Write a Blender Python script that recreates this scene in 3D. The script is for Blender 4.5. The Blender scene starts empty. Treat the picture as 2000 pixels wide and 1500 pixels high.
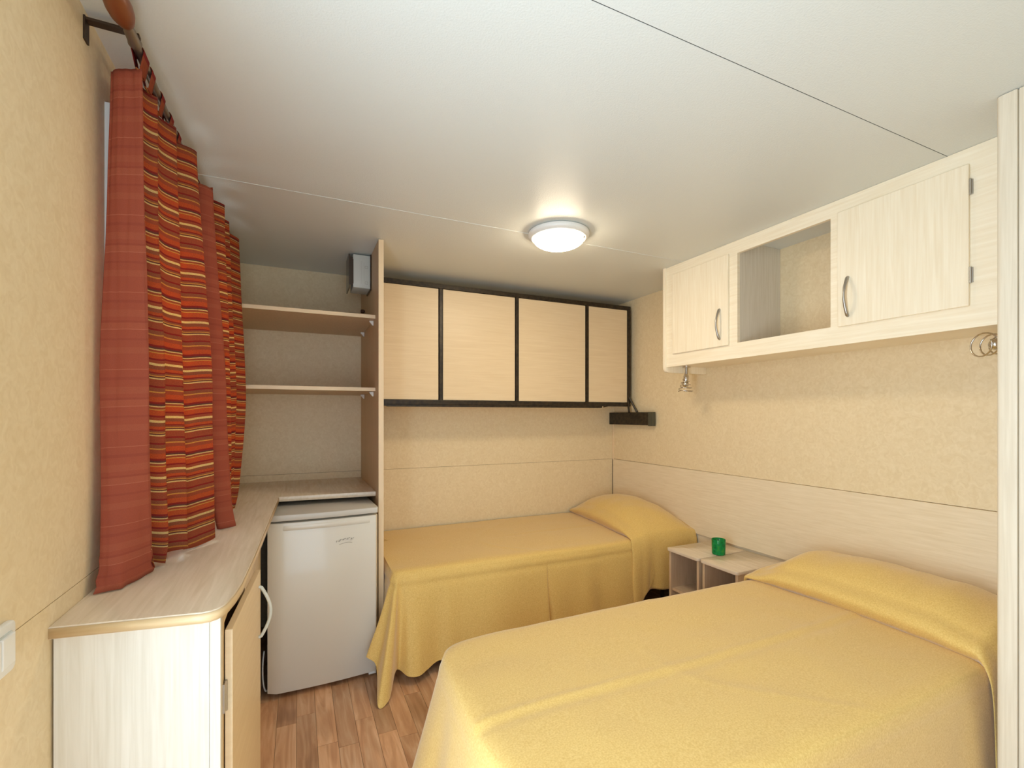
import bpy, bmesh, math, random
from mathutils import Vector, noise
PI = math.pi
random.seed(7)
SC = bpy.context.scene
COL = SC.collection

# ------------------------------------------------------------------ camera, world, lights, exposure
YAW = math.radians(24.57)
cam_d = bpy.data.cameras.new('camera')
cam = bpy.data.objects.new('camera', cam_d); COL.objects.link(cam)
cam.location = (0, 0, 1.315)
cam.rotation_euler = (PI / 2, 0, -YAW)
cam_d.sensor_width = 36; cam_d.lens = 914 / 2000 * 36
cam_d.shift_y = 61 / 2000
cam_d.clip_start = 0.02
SC.camera = cam

W = bpy.data.worlds.new('daylight'); SC.world = W; W.use_nodes = True
bg = W.node_tree.nodes['Background']
bg.inputs[0].default_value = (0.80, 0.90, 1.0, 1); bg.inputs[1].default_value = 1.6

def area(name, loc, rot, sx, sy, power, col, spread=180):
    l = bpy.data.lights.new(name, 'AREA'); l.shape = 'RECTANGLE'; l.size = sx; l.size_y = sy
    l.energy = power; l.color = col; l.spread = math.radians(spread)
    o = bpy.data.objects.new(name, l); COL.objects.link(o); o.location = loc; o.rotation_euler = rot
    return o
# daylight: two lamps at unseen doors added for light, one at the curtained window
area('added_door_light', (0.06, -1.12, 1.05), (math.radians(104), 0, 0), .95, 1.9, 12, (0.68, 0.85, 1.0))
area('added_side_door_light', (-0.60, 0.37, 1.02), (math.radians(100), 0, -PI / 2), .62, 1.9, 37, (0.68, 0.85, 1.0))
area('window_daylight', (-0.62, 2.03, 1.52), (math.radians(78), 0, -PI / 2), .95, .85, 7.5, (1.0, 0.95, 0.86), 130)

SC.view_settings.view_transform = 'Standard'
SC.view_settings.look = 'None'
SC.view_settings.exposure = 0.38
SC.view_settings.gamma = 1.0
SC.view_settings.use_curve_mapping = False
SC.cycles.max_bounces = 10; SC.cycles.diffuse_bounces = 7
SC.cycles.sample_clamp_indirect = 6

# ------------------------------------------------------------------ materials
def s2l(c):
    return tuple(((x / 255) / 12.92 if x / 255 <= .04045 else ((x / 255 + .055) / 1.055) ** 2.4) for x in c) + (1,)

def new_mat(name):
    m = bpy.data.materials.new(name); m.use_nodes = True
    nt = m.node_tree; b = nt.nodes['Principled BSDF']
    return m, nt, b

def N(nt, t, **kw):
    n = nt.nodes.new(t)
    for k, v in kw.items(): setattr(n, k, v)
    return n

def plain(name, rgb, rough=.5, metal=0, **kw):
    m, nt, b = new_mat(name)
    b.inputs['Base Color'].default_value = s2l(rgb)
    b.inputs['Roughness'].default_value = rough; b.inputs['Metallic'].default_value = metal
    for k, v in kw.items(): b.inputs[k.replace('_', ' ')].default_value = v
    return m

def ramp(nt, stops, interp='LINEAR'):
    r = N(nt, 'ShaderNodeValToRGB'); e = r.color_ramp.elements; r.color_ramp.interpolation = interp
    while len(e) < len(stops): e.new(0.5)
    for i, (p, c) in enumerate(stops):
        e[i].position = p; e[i].color = c
    return r

def grained(name, c1, c2, scale, rough=.45, bump=.05, detail=5, dist=.6, nscale=1.0, coat=0):
    """noise stretched by `scale` between two colours"""
    m, nt, b = new_mat(name); L = nt.links.new
    tc = N(nt, 'ShaderNodeTexCoord'); mp = N(nt, 'ShaderNodeMapping')
    mp.inputs['Scale'].default_value = scale
    L(tc.outputs['Object'], mp.inputs[0])
    n = N(nt, 'ShaderNodeTexNoise'); n.inputs['Scale'].default_value = nscale
    n.inputs['Detail'].default_value = detail; n.inputs['Distortion'].default_value = dist
    L(mp.outputs[0], n.inputs[0])
    r = ramp(nt, [(.3, s2l(c1)), (.7, s2l(c2))]); L(n.outputs[0], r.inputs[0]); L(r.outputs[0], b.inputs['Base Color'])
    b.inputs['Roughness'].default_value = rough
    if coat: b.inputs['Coat Weight'].default_value = coat
    if bump:
        bp = N(nt, 'ShaderNodeBump'); bp.inputs['Strength'].default_value = bump; bp.inputs['Distance'].default_value = .002
        L(n.outputs[0], bp.inputs['Height']); L(bp.outputs[0], b.inputs['Normal'])
    return m

M = {}
M['wallpaper'] = grained('mottled_beige_wall', (223, 202, 162), (233, 215, 179), (40, 40, 40), .5, .18, 4, 1.5)
M['headboard'] = grained('pale_wood_grain_wall', (225, 207, 174), (235, 219, 190), (4, 7, 110), .42, .06)
M['wood_v'] = grained('pale_ash_vertical', (208, 200, 182), (222, 216, 202), (110, 110, 4), .38, .05)
M['wood_cab'] = grained('cream_ash_vertical', (238, 224, 196), (247, 237, 214), (90, 90, 4), .38, .05)
M['wood_h'] = grained('cream_ash_horizontal', (238, 224, 196), (247, 237, 214), (4, 4, 90), .38, .05)
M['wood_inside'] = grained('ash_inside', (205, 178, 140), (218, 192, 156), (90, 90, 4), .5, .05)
M['worktop'] = grained('worktop_laminate', (214, 196, 170), (228, 212, 190), (70, 5, 70), .22, .03)
M['worktop_edge'] = grained('worktop_edge_band', (206, 176, 130), (224, 198, 156), (5, 5, 80), .35, .03)
M['panel_h'] = grained('bunk_panel_wood', (224, 200, 162), (231, 209, 173), (4, 4, 90), .4, .05)
M['stand'] = grained('nightstand_wood', (196, 170, 138), (210, 186, 156), (60, 60, 5), .3, .03)
M['white_wall'] = plain('white_wall_board', (232, 228, 220), .6)
M['wardrobe_wood'] = grained('wardrobe_pale_laminate', (212, 200, 178), (224, 214, 194), (110, 110, 4), .4, .05)
M['edge'] = plain('pale_edge_band', (232, 208, 172), .4)
M['dark_gap'] = plain('dark_joint', (128, 100, 68), .8)
M['white_plastic'] = plain('white_plastic', (232, 232, 228), .35)
M['fridge_white'] = plain('fridge_enamel', (222, 219, 208), .28, Coat_Weight=.2)
M['fridge_top'] = plain('fridge_top', (205, 203, 196), .35)
M['seal'] = plain('dark_seal', (30, 28, 26), .7)
M['chrome'] = plain('chrome', (205, 200, 192), .22, 1)
M['brushed'] = plain('brushed_steel', (176, 172, 166), .34, 1)
M['rod_metal'] = plain('rod_metal', (140, 128, 116), .4, .8)
M['bracket_dark'] = plain('bracket_brown_metal', (72, 56, 42), .5, .5)
M['finial'] = grained('finial_wood', (112, 58, 28), (130, 70, 36), (8, 8, 60), .35, .02)
M['box_grey'] = plain('grey_plastic', (204, 207, 200), .4)
M['smoke'] = plain('smoky_cover', (70, 56, 44), .2)
M['logo'] = plain('logo_grey', (150, 146, 136), .4)
M['screw_brown'] = plain('brown_clip', (92, 58, 30), .5)

# ceiling : off-white film with fine leather grain, semi gloss
m, nt, b = new_mat('ceiling_film'); L = nt.links.new
b.inputs['Base Color'].default_value = s2l((216, 220, 216)); b.inputs['Roughness'].default_value = .38; b.inputs['Specular IOR Level'].default_value = .3
tc = N(nt, 'ShaderNodeTexCoord'); n = N(nt, 'ShaderNodeTexNoise'); n.inputs['Scale'].default_value = 190; n.inputs['Detail'].default_value = 2
L(tc.outputs['Object'], n.inputs[0]); bp = N(nt, 'ShaderNodeBump'); bp.inputs['Strength'].default_value = .55; bp.inputs['Distance'].default_value = .0014
L(n.outputs[0], bp.inputs['Height']); L(bp.outputs[0], b.inputs['Normal']); M['ceiling'] = m

# black hammered metal
m, nt, b = new_mat('black_metal'); L = nt.links.new
tc = N(nt, 'ShaderNodeTexCoord'); n = N(nt, 'ShaderNodeTexNoise'); n.inputs['Scale'].default_value = 40
L(tc.outputs['Object'], n.inputs[0]); r = ramp(nt, [(.35, s2l((30, 22, 12))), (.7, s2l((62, 50, 34)))]); L(n.outputs[0], r.inputs[0]); L(r.outputs[0], b.inputs['Base Color'])
b.inputs['Roughness'].default_value = .42; b.inputs['Metallic'].default_value = .2; M['black'] = m
M['black_end'] = plain('grey_green_cap', (74, 72, 58), .5)

# floor planks
m, nt, b = new_mat('oak_plank'); L = nt.links.new
tc = N(nt, 'ShaderNodeTexCoord'); oi = N(nt, 'ShaderNodeObjectInfo')
ad = N(nt, 'ShaderNodeVectorMath', operation='ADD'); sc = N(nt, 'ShaderNodeVectorMath', operation='SCALE'); sc.inputs['Scale'].default_value = 1.0
geo = N(nt, 'ShaderNodeNewGeometry')
cx = N(nt, 'ShaderNodeCombineXYZ'); mm = N(nt, 'ShaderNodeMath', operation='MULTIPLY'); mm.inputs[1].default_value = 37
L(oi.outputs['Random'], mm.inputs[0]); L(mm.outputs[0], cx.inputs[0]); L(mm.outputs[0], cx.inputs[2])
L(geo.outputs['Position'], ad.inputs[0]); L(cx.outputs[0], ad.inputs[1])
mp = N(nt, 'ShaderNodeMapping'); mp.inputs['Scale'].default_value = (26, 2.6, 26); L(ad.outputs[0], mp.inputs[0])
n = N(nt, 'ShaderNodeTexNoise'); n.inputs['Scale'].default_value = 1; n.inputs['Detail'].default_value = 6; n.inputs['Distortion'].default_value = 1.6
L(mp.outputs[0], n.inputs[0])
mp2 = N(nt, 'ShaderNodeMapping'); mp2.inputs['Scale'].default_value = (9, 1.6, 9); L(ad.outputs[0], mp2.inputs[0])
wv = N(nt, 'ShaderNodeTexWave'); wv.wave_type = 'RINGS'; wv.inputs['Scale'].default_value = 1.6; wv.inputs['Distortion'].default_value = 5; wv.inputs['Detail'].default_value = 2
L(mp2.outputs[0], wv.inputs[0])
r = ramp(nt, [(.25, s2l((178, 130, 94))), (.5, s2l((204, 158, 120))), (.78, s2l((226, 190, 156)))]); L(n.outputs[0], r.inputs[0])
r2 = ramp(nt, [(0, (.74, .70, .66, 1)), (.35, (1, 1, 1, 1))]); L(wv.outputs[0], r2.inputs[0])
mx = N(nt, 'ShaderNodeMix', data_type='RGBA', blend_type='MULTIPLY'); mx.inputs[0].default_value = .75
L(r.outputs[0], mx.inputs[6]); L(r2.outputs[0], mx.inputs[7])
rr = N(nt, 'ShaderNodeMapRange'); rr.inputs[3].default_value = .78; rr.inputs[4].default_value = 1.12; L(oi.outputs['Random'], rr.inputs[0])
hs = N(nt, 'ShaderNodeHueSaturation'); L(rr.outputs[0], hs.inputs['Value']); L(mx.outputs[2], hs.inputs['Color'])
L(hs.outputs[0], b.inputs['Base Color']); b.inputs['Roughness'].default_value = .36; M['plank'] = m

# woven mustard bedspread
def fabric(name, ca, cb, weave, sheen=.3):
    m, nt, b = new_mat(name); L = nt.links.new
    tc = N(nt, 'ShaderNodeTexCoord')
    n = N(nt, 'ShaderNodeTexNoise'); n.inputs['Scale'].default_value = weave; n.inputs['Detail'].default_value = 3
    L(tc.outputs['Object'], n.inputs[0])
    r = ramp(nt, [(.3, s2l(ca)), (.7, s2l(cb))]); L(n.outputs[0], r.inputs[0]); L(r.outputs[0], b.inputs['Base Color'])
    b.inputs['Roughness'].default_value = .72
    b.inputs['Sheen Weight'].default_value = sheen; b.inputs['Sheen Roughness'].default_value = .45
    bp = N(nt, 'ShaderNodeBump'); bp.inputs['Strength'].default_value = .25; bp.inputs['Distance'].default_value = .001
    L(n.outputs[0], bp.inputs['Height']); L(bp.outputs[0], b.inputs['Normal'])
    return m
M['spread'] = fabric('mustard_bedspread', (213, 175, 92), (231, 199, 122), 230, .4)
M['mattress'] = fabric('mattress_ticking', (222, 214, 200), (232, 226, 214), 120, 0)

# curtain : V of the uv map is the length of the cloth in metres
def curtain_mat(name, stops, period, transl, base_mix=None):
    m, nt, b = new_mat(name); L = nt.links.new
    uv = N(nt, 'ShaderNodeTexCoord'); sp = N(nt, 'ShaderNodeSeparateXYZ'); L(uv.outputs['UV'], sp.inputs[0])
    dv = N(nt, 'ShaderNodeMath', operation='DIVIDE'); dv.inputs[1].default_value = period; L(sp.outputs[1], dv.inputs[0])
    # slight irregularity of the weft
    n0 = N(nt, 'ShaderNodeTexNoise'); n0.inputs['Scale'].default_value = 60; L(uv.outputs['Object'], n0.inputs[0])
    ma = N(nt, 'ShaderNodeMath', operation='MULTIPLY_ADD'); ma.inputs[1].default_value = .03 * .05 / period * .15; L(n0.outputs[0], ma.inputs[0]); L(dv.outputs[0], ma.inputs[2])
    fr = N(nt, 'ShaderNodeMath', operation='FRACT'); L(ma.outputs[0], fr.inputs[0])
    r = ramp(nt, stops, 'CONSTANT'); L(fr.outputs[0], r.inputs[0])
    mp = N(nt, 'ShaderNodeMapping'); mp.inputs['Scale'].default_value = (500, 420, 1); L(uv.outputs['UV'], mp.inputs[0])
    n = N(nt, 'ShaderNodeTexNoise'); n.inputs['Scale'].default_value = 1; n.inputs['Detail'].default_value = 2; L(mp.outputs[0], n.inputs[0])
    mr = N(nt, 'ShaderNodeMapRange'); mr.inputs[1].default_value = .3; mr.inputs[2].default_value = .7; mr.inputs[3].default_value = .80 if transl > .25 else .93; mr.inputs[4].default_value = 1.12 if transl > .25 else 1.05
    L(n.outputs[0], mr.inputs[0])
    hs = N(nt, 'ShaderNodeHueSaturation'); L(r.outputs[0], hs.inputs['Color']); L(mr.outputs[0], hs.inputs['Value'])
    L(hs.outputs[0], b.inputs['Base Color']); b.inputs['Roughness'].default_value = .85
    bp = N(nt, 'ShaderNodeBump'); bp.inputs['Strength'].default_value = .35; bp.inputs['Distance'].default_value = .001
    L(n.outputs[0], bp.inputs['Height']); L(bp.outputs[0], b.inputs['Normal'])
    tr = N(nt, 'ShaderNodeBsdfTranslucent'); L(hs.outputs[0], tr.inputs[0])
    mix = N(nt, 'ShaderNodeMixShader'); mix.inputs[0].default_value = transl
    L(b.outputs[0], mix.inputs[1]); L(tr.outputs[0], mix.inputs[2]); L(mix.outputs[0], nt.nodes['Material Output'].inputs[0])
    return m
rust, brown, red, orange, cream, gold, plum = [s2l(c) for c in ((164, 76, 42), (152, 82, 50), (146, 32, 24), (190, 82, 32), (222, 190, 124), (206, 146, 64), (112, 56, 44))]
seq = [(.0, cream), (.022, rust), (.14, red), (.17, brown), (.235, gold), (.26, rust), (.33, orange), (.42, red), (.455, plum),
       (.49, cream), (.51, rust), (.545, gold), (.565, orange), (.66, red), (.69, rust), (.74, cream), (.785, brown), (.85, orange),
       (.90, red), (.925, brown), (.955, gold), (.975, plum)]
M['stripes'] = curtain_mat('striped_curtain', seq, .155, .38)
t1, t2, t3, t4 = [s2l(c) for c in ((164, 78, 54), (169, 85, 59), (156, 71, 50), (184, 104, 76))]
seq2 = [(0, t1), (.1, t4), (.108, t1), (.2, t3), (.24, t1), (.33, t2), (.42, t1), (.47, t3), (.5, t2), (.58, t4), (.588, t1), (.7, t3), (.73, t1), (.82, t2), (.9, t1)]
M['terracotta'] = curtain_mat('terracotta_border', seq2, .19, .22)

# glass and lamp
M['glass_pane'] = plain('window_glass', (240, 245, 245), .02, Transmission_Weight=1.0, IOR=1.1)
m, nt, b = new_mat('green_glass'); L = nt.links.new
tc = N(nt, 'ShaderNodeTexCoord'); v = N(nt, 'ShaderNodeTexVoronoi'); v.inputs['Scale'].default_value = 45
L(tc.outputs['Object'], v.inputs[0]); r = ramp(nt, [(0, s2l((14, 140, 74))), (.6, s2l((36, 176, 96))), (1, s2l((90, 190, 80)))]); L(v.outputs[0], r.inputs[0])
L(r.outputs[0], b.inputs['Base Color']); b.inputs['Roughness'].default_value = .08; b.inputs['Transmission Weight'].default_value = .55; b.inputs['IOR'].default_value = 1.3; M['green'] = m
m, nt, b = new_mat('lamp_diffuser'); b.inputs['Base Color'].default_value = (.9, .9, .88, 1)
b.inputs['Emission Color'].default_value = (1, .835, .60, 1); b.inputs['Emission Strength'].default_value = 40; M['lamp'] = m

# ------------------------------------------------------------------ mesh helpers (world coordinates)
class MB:
    def __init__(s): s.v = []; s.f = []; s.uv = None
    def add(s, vs, fs):
        k = len(s.v); s.v += [tuple(p) for p in vs]; s.f += [tuple(i + k for i in f) for f in fs]; return s
    def box(s, x0, x1, y0, y1, z0, z1, bev=0.0):
        if bev <= 0:
            return s.add([(x, y, z) for x in (x0, x1) for y in (y0, y1) for z in (z0, z1)],
                         [(0, 1, 3, 2), (4, 6, 7, 5), (0, 4, 5, 1), (2, 3, 7, 6), (0, 2, 6, 4), (1, 5, 7, 3)])
        bm = bmesh.new(); bmesh.ops.create_cube(bm, size=1)
        for v in bm.verts: v.co = ((x0 + x1) / 2 + v.co.x * (x1 - x0), (y0 + y1) / 2 + v.co.y * (y1 - y0), (z0 + z1) / 2 + v.co.z * (z1 - z0))
        bmesh.ops.bevel(bm, geom=list(bm.edges), offset=bev, segments=2, profile=.5, affect='EDGES')
        return s.bm(bm)
    def bm(s, bm):
        bm.verts.index_update()
        s.add([v.co[:] for v in bm.verts], [[v.index for v in f.verts] for f in bm.faces]); bm.free(); return s
    def prism(s, poly, z0, z1, bev=0.0, axis='z'):
        """poly of 2-D points extruded; axis z: (x,y)->z ; axis x: (y,z)->x ; axis y: (x,z)->y"""
        def P(p, h): return {'z': (p[0], p[1], h), 'x': (h, p[0], p[1]), 'y': (p[0], h, p[1])}[axis]
        bm = bmesh.new()
        a = [bm.verts.new(P(p, z0)) for p in poly]; c = [bm.verts.new(P(p, z1)) for p in poly]
        n = len(poly); bm.faces.new(a[::-1]); bm.faces.new(c)
        for i in range(n): bm.faces.new((a[i], a[(i + 1) % n], c[(i + 1) % n], c[i]))
        bmesh.ops.recalc_face_normals(bm, faces=bm.faces)
        if bev:
            es = [e for e in bm.edges if abs(P((0, 0), 1)[0] * (e.verts[0].co.x - e.verts[1].co.x) + P((0, 0), 1)[1] * (e.verts[0].co.y - e.verts[1].co.y) + P((0, 0), 1)[2] * (e.verts[0].co.z - e.verts[1].co.z)) < 1e-6]
            bmesh.ops.bevel(bm, geom=es, offset=bev, segments=2, profile=.5, affect='EDGES')
        return s.bm(bm)
    def tube(s, pts, r, n=10, cap=True):
        pts = [Vector(p) for p in pts]; rs = r if isinstance(r, (list, tuple)) else [r] * len(pts)
        vs = []; fs = []; up = None
        for i, p in enumerate(pts):
            t = (pts[min(i + 1, len(pts) - 1)] - pts[max(i - 1, 0)]).normalized()
            if up is None:
                up = Vector((0, 0, 1)) if abs(t.z) < .9 else Vector((1, 0, 0))
            a = t.cross(up).normalized(); c = a.cross(t).normalized(); up = c
            for k in range(n):
                q = 2 * PI * k / n; vs.append(p + (a * math.cos(q) + c * math.sin(q)) * rs[i])
        for i in range(len(pts) - 1):
            for k in range(n):
                fs.append((i * n + k, i * n + (k + 1) % n, (i + 1) * n + (k + 1) % n, (i + 1) * n + k))
        if cap: fs += [tuple(range(n))[::-1], tuple((len(pts) - 1) * n + k for k in range(n))]
        return s.add(vs, fs)
    def lathe(s, prof, c=(0, 0, 0), d=(0, 0, 1), n=32):
        """prof: (radius, distance along d)"""
        d = Vector(d).normalized(); c = Vector(c)
        a = d.orthogonal().normalized(); b2 = d.cross(a)
        vs = []; fs = []
        for r_, h in prof:
            for k in range(n):
                q = 2 * PI * k / n; vs.append(c + d * h + (a * math.cos(q) + b2 * math.sin(q)) * max(r_, 1e-5))
        for i in range(len(prof) - 1):
            for k in range(n): fs.append((i * n + k, i * n + (k + 1) % n, (i + 1) * n + (k + 1) % n, (i + 1) * n + k))
        return s.add(vs, fs)
    def grid(s, fn, nu, nv, uvfn=None):
        """fn(i/(nu), j/(nv)) -> point"""
        k = len(s.v); uvs = []
        for i in range(nu + 1):
            for j in range(nv + 1):
                s.v.append(tuple(fn(i / nu, j / nv)))
                uvs.append(uvfn(i / nu, j / nv) if uvfn else (i / nu, j / nv))
        w = nv + 1
        for i in range(nu):
            for j in range(nv): s.f.append((k + i * w + j, k + (i + 1) * w + j, k + (i + 1) * w + j + 1, k + i * w + j + 1))
        s.uv = (s.uv or [(0, 0)] * k) + uvs
        return s

ORG = {}
def obj(name, mb, mat, parent=None, smooth=False, solid=0, origin=None, flip=False, weld=False):
    xs = [v[0] for v in mb.v]; ys = [v[1] for v in mb.v]; zs = [v[2] for v in mb.v]
    o0 = Vector(origin) if origin else Vector(((min(xs) + max(xs)) / 2, (min(ys) + max(ys)) / 2, min(zs)))
    me = bpy.data.meshes.new(name)
    me.from_pydata([(v[0] - o0.x, v[1] - o0.y, v[2] - o0.z) for v in mb.v], [], mb.f)
    if mb.uv:
        uvl = me.uv_layers.new(name='UVMap')
        for l in me.loops: uvl.data[l.index].uv = mb.uv[l.vertex_index]
    bm = bmesh.new(); bm.from_mesh(me)
    if weld: bmesh.ops.remove_doubles(bm, verts=bm.verts, dist=1e-5)
    if not mb.uv: bmesh.ops.recalc_face_normals(bm, faces=bm.faces)
    bm.to_mesh(me); bm.free()
    if smooth:
        for p in me.polygons: p.use_smooth = True
        if smooth == 'auto': me.set_sharp_from_angle(angle=math.radians(38))
    me.materials.append(M[mat] if isinstance(mat, str) else mat)
    ob = bpy.data.objects.new(name, me); COL.objects.link(ob)
    ORG[ob.name] = o0.copy()
    if parent: ob.parent = parent; ob.location = o0 - ORG[parent.name]
    else: ob.location = o0
    if solid:
        md = ob.modifiers.new('thickness', 'SOLIDIFY'); md.thickness = solid; md.offset = 0; md.use_rim = name not in ('bedspread',)
    return ob

def thing(name, label, cat, loc, group=None):
    o = bpy.data.objects.new(name, None); COL.objects.link(o); o.location = loc; o.empty_display_size = .05
    ORG[o.name] = Vector(loc); return tag(o, label, cat, group)
def tag(o, label, cat, group=None):
    o['label'] = label; o['category'] = cat
    if group: o['group'] = group
    return o
def struct(o): o['kind'] = 'structure'; return o

def rounded(poly_pts, radii, seg=6):
    """round given corners of a polygon"""
    out = []; n = len(poly_pts)
    for i, p in enumerate(poly_pts):
        r = radii[i]
        if r <= 0: out.append(p); continue
        p = Vector(p); a = (Vector(poly_pts[i - 1]) - p); c = (Vector(poly_pts[(i + 1) % n]) - p)
        a.normalize(); c.normalize()
        A = p + a * r; Cc = p + c * r
        for k in range(seg + 1):
            t = k / seg; q = A * (1 - t) ** 2 + p * 2 * t * (1 - t) + Cc * t * t; out.append((q.x, q.y))
    return out

def catmull(P, t):
    """P list of tuples, t in 0..1"""
    n = len(P) - 1; f = min(t * n, n - 1e-6); i = int(f); u = f - i
    p0 = P[max(i - 1, 0)]; p1 = P[i]; p2 = P[i + 1]; p3 = P[min(i + 2, n)]
    return tuple(.5 * (2 * b + (c - a) * u + (2 * a - 5 * b + 4 * c - d) * u * u + (3 * b - a - 3 * c + d) * u ** 3) for a, b, c, d in zip(p0, p1, p2, p3))

# ------------------------------------------------------------------ dimensions
XL, XR, YB, YF, ZC = -.445, 2.46, 3.29, -1.0, 2.245
SEAM = .942; G = .0009

# ------------------------------------------------------------------ structure
floor = struct(obj('floor', MB().box(XL - .1, XR + .1, YF - .1, YB + .1, -.06, -.006), 'dark_gap'))
PW, PL = .0765, .46
rest = MB(); col = 0; x = XL - .02
while x < XR:
    off = random.uniform(0, PL); y = YF - off
    while y < YB:
        y1 = min(y + PL, YB); ya = max(y, YF)
        if y1 - ya > .02:
            dz = random.uniform(-.0006, 0)
            xa, xb = max(x, XL) + .0006, min(x + PW, XR) - .0006
            if xb > xa + .01:
                if -.2 < x < 1.3 and y1 > .9:
                    q = MB().prism([(xa, ya + .0006), (xb, ya + .0006), (xb, y1 - .0006), (xa, y1 - .0006)], -.012, dz)
                    obj('plank', q, 'plank', floor)
                else:
                    rest.prism([(xa, ya + .0006), (xb, ya + .0006), (xb, y1 - .0006), (xa, y1 - .0006)], -.012, dz)
        y += PL
    x += PW
r_ = obj('plank_field', rest, 'plank', floor); r_['kind'] = 'stuff'

ceiling = struct(obj('ceiling', MB().box(XL - .1, XR + .1, YF - .1, YB + .1, ZC + .006, ZC + .08), 'dark_gap'))
for a, c in ((YF, .8778), (.8802, 2.1488), (2.1512, YB)):
    obj('ceiling_panel', MB().box(XL, XR, a, c, ZC, ZC + .008), 'ceiling', ceiling)
obj('joint_filler', MB().box(XL, XR, .878, .880, ZC + .0006, ZC + .004), 'seal', ceiling)
obj('joint_strip', MB().box(XL, XR, 2.143, 2.157, ZC - .0015, ZC + .001, .0005), 'ceiling', ceiling)

# left wall with the window opening
WY0, WY1, WZ0, WZ1 = 1.53, 2.52, 1.06, 2.09
wl = MB()
for y0, y1, z0, z1 in ((YF - .1, .08, 0, ZC + .006), (.08, .70, 2.02, ZC + .006), (.70, WY0, 0, ZC + .006), (WY1, YB + .1, 0, ZC + .006), (WY0, WY1, 0, WZ0), (WY0, WY1, WZ1, ZC + .006)):
    wl.box(XL - .09, XL - .006, y0, y1, z0, z1)
wall_left = struct(obj('wall_left', wl, 'dark_gap'))
up = MB()
for y0, y1, z0, z1 in ((YF, .08, SEAM + G, ZC), (.08, .70, 2.02, ZC), (.70, WY0, SEAM + G, ZC), (WY1, YB, SEAM + G, ZC), (WY0, WY1, SEAM + G, WZ0), (WY0, WY1, WZ1, ZC)):
    up.box(XL - .008, XL, y0, y1, z0, z1)
obj('upper_panel', up, 'wallpaper', wall_left)
obj('lower_panel', MB().box(XL - .008, XL, YF, .08, 0, SEAM - G).box(XL - .008, XL, .70, YB, 0, SEAM - G), 'wallpaper', wall_left)
added_door2 = struct(obj('added_door_2', MB().box(XL - .095, XL + .004, .04, .085, 0, 2.06, .002).box(XL - .095, XL + .004, .695, .74, 0, 2.06, .002).box(XL - .095, XL + .004, .085, .695, 2.015, 2.06, .002), 'white_plastic'))  # unseen side door, added so daylight comes in from the left

wall_back = struct(obj('wall_back', MB().box(XL - .1, XR + .1, YB + .006, YB + .09, 0, ZC + .006), 'dark_gap'))
obj('upper_panel', MB().box(XL, XR, YB, YB + .008, SEAM + G, ZC), 'wallpaper', wall_back)
obj('lower_panel', MB().box(XL, XR, YB, YB + .008, 0, SEAM - G), 'wallpaper', wall_back)

wall_right = struct(obj('wall_right', MB().box(XR + .006, XR + .09, YF - .1, YB + .1, 0, ZC + .006), 'dark_gap'))
obj('upper_panel', MB().box(XR, XR + .008, YF, YB, SEAM + G, ZC), 'wallpaper', wall_right)
obj('headboard_panel', MB().box(XR - .012, XR + .008, YF, YB, .515, SEAM - G, .001), 'headboard', wall_right)
obj('lower_panel', MB().box(XR, XR + .008, YF, YB, 0, .515), 'headboard', wall_right)

# wall behind the camera with a door opening added to let light in
DX0, DX1, DZ1 = -.42, .54, 2.06
wf = MB()
for x0, x1, z0, z1 in ((XL - .1, DX0, 0, ZC), (DX1, XR + .1, 0, ZC), (DX0, DX1, DZ1, ZC)):
    wf.box(x0, x1, YF - .09, YF, z0, z1)
wall_front = struct(obj('wall_front', wf, 'white_wall'))
wall_light_shield = struct(obj('wall_light_shield', MB().box(.58, XR, -.36, -.30, 0, ZC), 'white_wall'))  # unseen partition added to keep door light off the near bed's side
added_door1 = struct(obj('added_door_1', MB().box(DX0, DX0 + .06, YF - .07, YF - .02, 0, DZ1).box(DX1 - .06, DX1, YF - .07, YF - .02, 0, DZ1)
                   .box(DX0 + .06, DX1 - .06, YF - .07, YF - .02, DZ1 - .06, DZ1).box(DX0 + .06, DX1 - .06, YF - .07, YF - .02, 0, .05)
                   , 'white_plastic'))  # unseen door frame added around the opening for the rear daylight

# window frame in the left wall
wf_ = MB(); fr = .045
for y0, y1, z0, z1 in ((WY0 - .025, WY0 + fr, WZ0 - .02, WZ1 + .02), (WY1 - fr, WY1 + .025, WZ0 - .02, WZ1 + .02), (WY0 + fr, WY1 - fr, WZ0 - .02, WZ0 + fr), (WY0 + fr, WY1 - fr, WZ1 - fr, WZ1 + .02), (2.0, 2.05, WZ0 + fr, WZ1 - fr)):
    wf_.box(XL - .05, XL + .012, y0, y1, z0, z1, .003)
window = struct(obj('window_1', wf_, 'white_plastic'))
obj('pane', MB().box(XL - .022, XL - .018, WY0 + fr, 2.0, WZ0 + fr, WZ1 - fr), 'glass_pane', window)
obj('pane', MB().box(XL - .022, XL - .018, 2.05, WY1 - fr, WZ0 + fr, WZ1 - fr), 'glass_pane', window)

trim = struct(obj('trim_1', MB().prism([(XR - .010, YB), (XR - .012, YB - .002), (XR - .012, YB - .010), (XR, YB - .010), (XR, YB)], .0, 1.385), 'edge'))

# ------------------------------------------------------------------ divider panel, shelves
PX0, PX1, PY0 = .386, .412, 2.534
dv_ = thing('divider_panel', 'tall pale wood upright panel between the fridge alcove and the far bed', 'panel', (.399, 2.9, 0))
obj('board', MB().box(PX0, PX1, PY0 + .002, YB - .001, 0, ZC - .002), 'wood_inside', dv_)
obj('edge_band', MB().box(PX0, PX1, PY0, PY0 + .0025, 0, ZC - .002), 'edge', dv_)

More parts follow.
